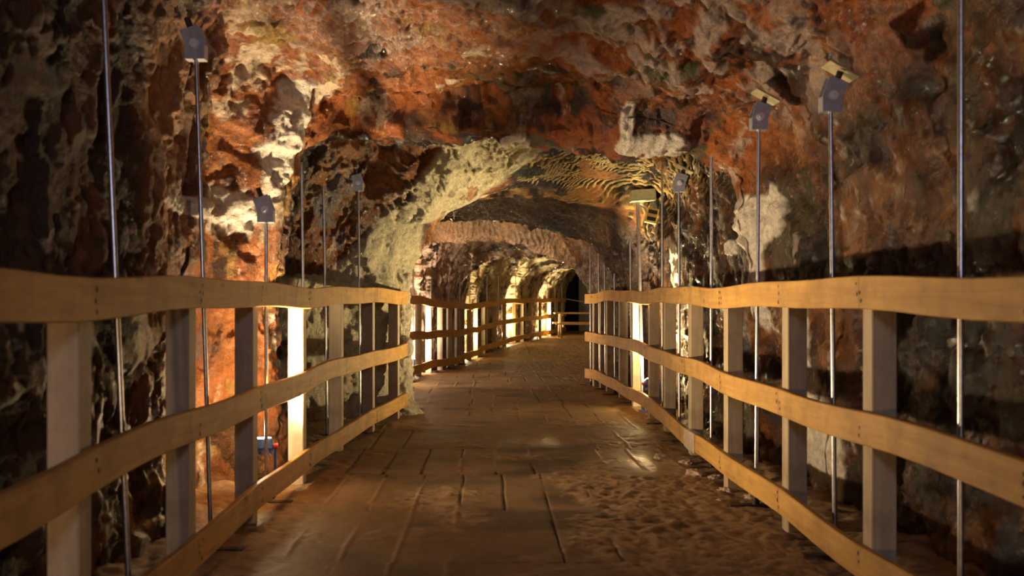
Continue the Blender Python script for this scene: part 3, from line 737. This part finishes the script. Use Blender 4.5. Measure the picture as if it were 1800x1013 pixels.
# ------------------------------------------------------------------ floor lamps
def work_lamp(loc, heading, energy, colr, aim, angle, spill, label):
    x0, y0, hz = loc; zf = float(ZF(y0))
    root = empty('work_lamp', (x0, y0, zf)); tag(root, label, 'lamp', 'blue work lamps behind the railings')
    root.rotation_euler = (0, 0, heading)
    h = hz-0.05
    import mathutils
    R = mathutils.Matrix.Rotation(math.radians(68), 3, 'X')         # the glass looks up and along the tunnel
    mb = MB(); mb.box((0, 0, h), (0.15, 0.07, 0.12), R, 0.010)
    for k in range(5): mb.box(R @ Vector((-0.056+0.028*k, -0.043, 0))+Vector((0, 0, h)), (0.006, 0.022, 0.10), R)
    mb.build('housing', M_BLUE, root)
    mb = MB(); c = R @ Vector((0, 0.037, 0))+Vector((0, 0, h)); mb.box(c, (0.13, 0.006, 0.095), R, 0.002); mb.build('glass', M_GLASS, root)
    mb = MB()
    for s in (-1, 1): mb.tube([(s*0.085, 0, h), (s*0.085, 0, 0.05), (s*0.085, -0.02, 0.02)], 0.008, 8)
    mb.tube([(-0.085, -0.02, 0.02), (0.085, -0.02, 0.02)], 0.008, 8)
    for s in (-1, 1): mb.tube([(s*0.085, -0.10, 0.012), (s*0.085, -0.02, 0.02), (s*0.085, 0.10, 0.012)], 0.008, 8)
    mb.build('stand', M_BLUE, root)
    mb = MB()
    for s in (-1, 1): mb.tube([(s*0.076, 0, h), (s*0.10, 0, h)], 0.016, 10)
    mb.build('knob', M_RED, root)
    lp = R @ Vector((0, 0.085, 0))+Vector((0, 0, h))
    cz, sz = math.cos(heading), math.sin(heading)
    q = (x0+cz*lp.x-sz*lp.y, y0+sz*lp.x+cz*lp.y, zf+lp.z+0.01)
    spot_light('lamp_beam', q, Vector(q)+Vector(aim), energy, colr, angle, 0.06, 1.0)
    point_light('lamp_spill', q, spill, colr, 0.035)
LAB = ['blue work lamp glowing on the floor behind the near left railing', 'blue work lamp glowing on the floor behind the right railing',
       'work lamp on the floor just past the salt column on the left', 'added work lamp on the floor lighting the tall pinkish rock columns', 'work lamp on the floor where the far left rail dips',
       'work lamp on the floor below the glowing far rock', 'work lamp on the floor left of the picnic table']
for (nm, loc, hd, en, cl, aim, an, sp), lb in zip(LAMPS, LAB): work_lamp(loc, hd, en, cl, aim, an, sp, lb)

# lamp box on a pole by the second arch
root = empty('pole_lamp', (1.535, 9.35, 0)); tag(root, 'pale green lamp box on a grey pole by the right wall', 'lamp')
mb = MB(); mb.tube([(0, 0, 0), (-0.05, 0, 2.02)], 0.017, 12); mb.build('pole', M_POLE, root)
import mathutils
Rb = mathutils.Matrix.Rotation(0.10, 3, 'Y') @ mathutils.Matrix.Rotation(-0.12, 3, 'X')
mb = MB(); mb.box((0.0, 0, 2.09), (0.235, 0.14, 0.10), mathutils.Matrix.Rotation(-0.08, 3, 'Y'), 0.008); mb.box((0.0, 0, 2.035), (0.245, 0.15, 0.012), mathutils.Matrix.Rotation(-0.08, 3, 'Y'), 0.003)
mb.build('lamp_housing', M_GREENBOX, root)
mb = MB(); mb.tube([(-0.03, 0, 2.0), (0.02, -0.03, 1.96), (0.04, -0.04, 1.90)], 0.012, 8); mb.build('bracket', M_STEEL, root)
Rs = mathutils.Matrix.Rotation(0.22, 3, 'Y')
mb = MB(); mb.box((0.075, -0.05, 1.885), (0.115, 0.05, 0.15), Rs, 0.006); fr = mb.build('striped_box', M_YELLOW, root)
mb = MB()
for dz in (-0.032, 0.036): mb.box(Vector((0.075, -0.077, 1.885))+Rs @ Vector((0, 0, dz)), (0.085, 0.006, 0.036), Rs)
mb.build('dark_window', M_BLACK, fr)

# ------------------------------------------------------------------ salt column at the end of the near left railing
def blob_mesh(name, c, prof_, mat, seed, amp, squash=1.0, nu=120, nv=220):
    """upright lumpy column: prof_ [(z, cx, cy, rx, ry)]"""
    a = np.array(prof_, float); zz = np.linspace(a[0, 0], a[-1, 0], nv)
    f = [np.interp(zz, a[:, 0], a[:, k]) for k in range(5)]
    t = np.linspace(0, 2*np.pi, nu)
    ct = np.cos(t)[None]; st_ = np.sin(t)[None]
    X_ = f[1][:, None]+f[3][:, None]*ct; Y_ = f[2][:, None]+f[4][:, None]*st_; Z_ = zz[:, None]+0*X_
    dn = amp*fbm((X_+seed)*5, Y_*5, Z_*4, 4)+0.35*amp*ridged((X_+seed)*14, Y_*14, Z_*10, 3)
    X_ = X_+dn*ct; Y_ = Y_+dn*st_
    Pm = np.stack([X_, Y_, Z_], -1)
    cl = np.empty(Pm.shape, np.float32); cl[:] = (0.74, 0.67, 0.50)
    cl = mixc(cl, (0.40, 0.31, 0.21), sst(0.15, 0.45, fbm(X_*5, Y_*5, Z_*5, 4))*0.8)
    o = grid_mesh(name, Pm, mat, {'rock_colour': cl, 'wetness': np.full(X_.shape, 0.25)})
    return o
o = blob_mesh('salt_column', None, [(-0.03,-0.80,9.18,0.26,0.18),(0.03,-0.80,9.18,0.20,0.15),(0.15,-0.84,9.2,0.15,0.13),(0.6,-0.86,9.2,0.14,0.12),(1.2,-0.85,9.2,0.14,0.13),(1.4,-0.86,9.2,0.14,0.13),(1.6,-0.92,9.22,0.12,0.12),(1.8,-1.0,9.25,0.09,0.10),(1.9,-1.06,9.28,0.03,0.04)], M_ROCK, 3.3, 0.075)
tag(o, 'cream white salt column swallowing the end of the near left railing', 'salt formation')
o = blob_mesh('salt_crust', None, [(0.53,-0.725,9.09,0.01,0.01),(0.55,-0.725,9.09,0.045,0.05),(0.62,-0.715,9.09,0.055,0.06),(0.70,-0.73,9.09,0.05,0.05),(0.74,-0.74,9.09,0.01,0.01)], M_ROCK, 8.1, 0.015, 1, 60, 60)
tag(o, 'white salt crust knob on the end of the middle left rail', 'salt formation')

# ------------------------------------------------------------------ far end: picnic table, rope, dark curtain and grey panel
def picnic(loc, L=2.6):
    root = empty('picnic_table', loc); tag(root, 'pine picnic table with benches at the far end of the walkway', 'table')
    for k in range(4):
        mb = MB(); mb.box((L/2, -0.27+0.18*k, 0.735), (L, 0.165, 0.04), None, 0.004); mb.build('table_plank', M_TABLE, root)
    for s in (-1, 1):
        mb = MB(); mb.box((L/2, s*0.66, 0.43), (L, 0.24, 0.04), None, 0.004); mb.build('bench', M_TABLE, root)
    for xx in (0.22, L-0.22):
        mb = MB()
        mb.box((xx, 0, 0.69), (0.045, 0.70, 0.09)); mb.box((xx, 0, 0.38), (0.045, 1.5, 0.09)); mb.build('crossbar', M_TABLE, root)
        for s in (-1, 1):
            mb = MB(); mb.prism([(-0.045, 0), (0.055, 0), (0.055, 0.715), (-0.045, 0.715)], -0.022, 0.022,
                M=mathutils.Matrix.Translation((xx-0.05, s*0.50, 0)) @ mathutils.Matrix.Rotation(math.pi/2, 4, 'Z') @ mathutils.Matrix(((1,0,-0.42*s,0),(0,1,0,0),(0,0,1,0),(0,0,0,1))))
            mb.build('leg', M_TABLE, root)
    return root
picnic((2.08, 28.65, -0.10))
# curtain hanging across the tunnel
ux_ = np.linspace(0, 1.25, 160); uz_ = np.linspace(0, 1, 20)
CX = 2.1+ux_[None]+0*uz_[:, None]; CY = 34.6+0.06*np.sin(ux_*26)[None]+0.03*np.sin(ux_*11)[None]+0*uz_[:, None]; CZ = -0.1+2.6*uz_[:, None]+0*ux_[None]
o = grid_mesh('curtain', np.stack([CX, CY, CZ], -1), M_CURTAIN); o.modifiers.new('thick', 'SOLIDIFY').thickness = 0.01
tag(o, 'black pleated curtain closing the far end of the tunnel', 'curtain')
mb = MB(); mb.box((4.30, 34.4, 1.15), (1.86, 0.06, 2.5), None, 0.004); o = mb.build('door_1', M_GREY); tag(o, 'plain grey blue panel beside the black curtain', None, None, 'structure')

mb = MB(); mb.tube([(2.78+1.5*t, 32.75-0.3*t, 1.05-0.10*math.sin(math.pi*t)) for t in np.linspace(0, 1, 13)], 0.014, 8)
o = mb.build('rope', M_ROPE); tag(o, 'pale rope slung from the end of the far left railing', 'rope')

# loose chunks of salt on the floor under the right railing
def chunk(x0, y0, r, seed):
    import bmesh
    bm = bmesh.new(); bmesh.ops.create_icosphere(bm, subdivisions=4, radius=1.0)
    co = np.array([v.co[:] for v in bm.verts]); n = 0.75*fbm(co[:, 0]*1.1+seed, co[:, 1]*1.1, co[:, 2]*1.1, 3)+terrace(0.5*fbm(co[:, 0]*1.6+seed+9, co[:, 1]*1.6, co[:, 2]*1.6, 2), 0.14, 0.3)
    for v, k in zip(bm.verts, n): v.co = Vector((v.co.x*(1+k)*r*1.25, v.co.y*(1+k)*r, v.co.z*(1+k)*r*0.6))
    me = bpy.data.meshes.new('salt_chunk'); bm.to_mesh(me); bm.free(); me.polygons.foreach_set('use_smooth', np.ones(len(me.polygons), bool))
    me.materials.append(M_SALT); o = bpy.data.objects.new('salt_chunk', me); C.objects.link(o)
    i = int(np.argmin(np.abs(fy_-y0))); j = int(np.argmin(np.abs(FX[i]-x0))); o.location = (x0, y0, float(FZ[i, j])+r*0.10); o.rotation_euler = (0, 0, seed)
    tag(o, 'small pale salt chunk on the muddy floor below the right railing', 'stone', 'loose salt chunks under the right railing')
M_SALT = simple_mat('pale_salt', (0.36, 0.27, 0.19), 0.6, 0, 0.5, 30)
for k, (cx_, cy_, r_) in enumerate([(1.33,6.35,.035),(1.30,5.95,.045),(1.40,5.85,.03),(1.36,5.45,.03),(1.20,6.6,.04),(1.46,5.25,.035),(1.27,5.2,.022)]): chunk(cx_, cy_, r_, k*1.7+0.3)
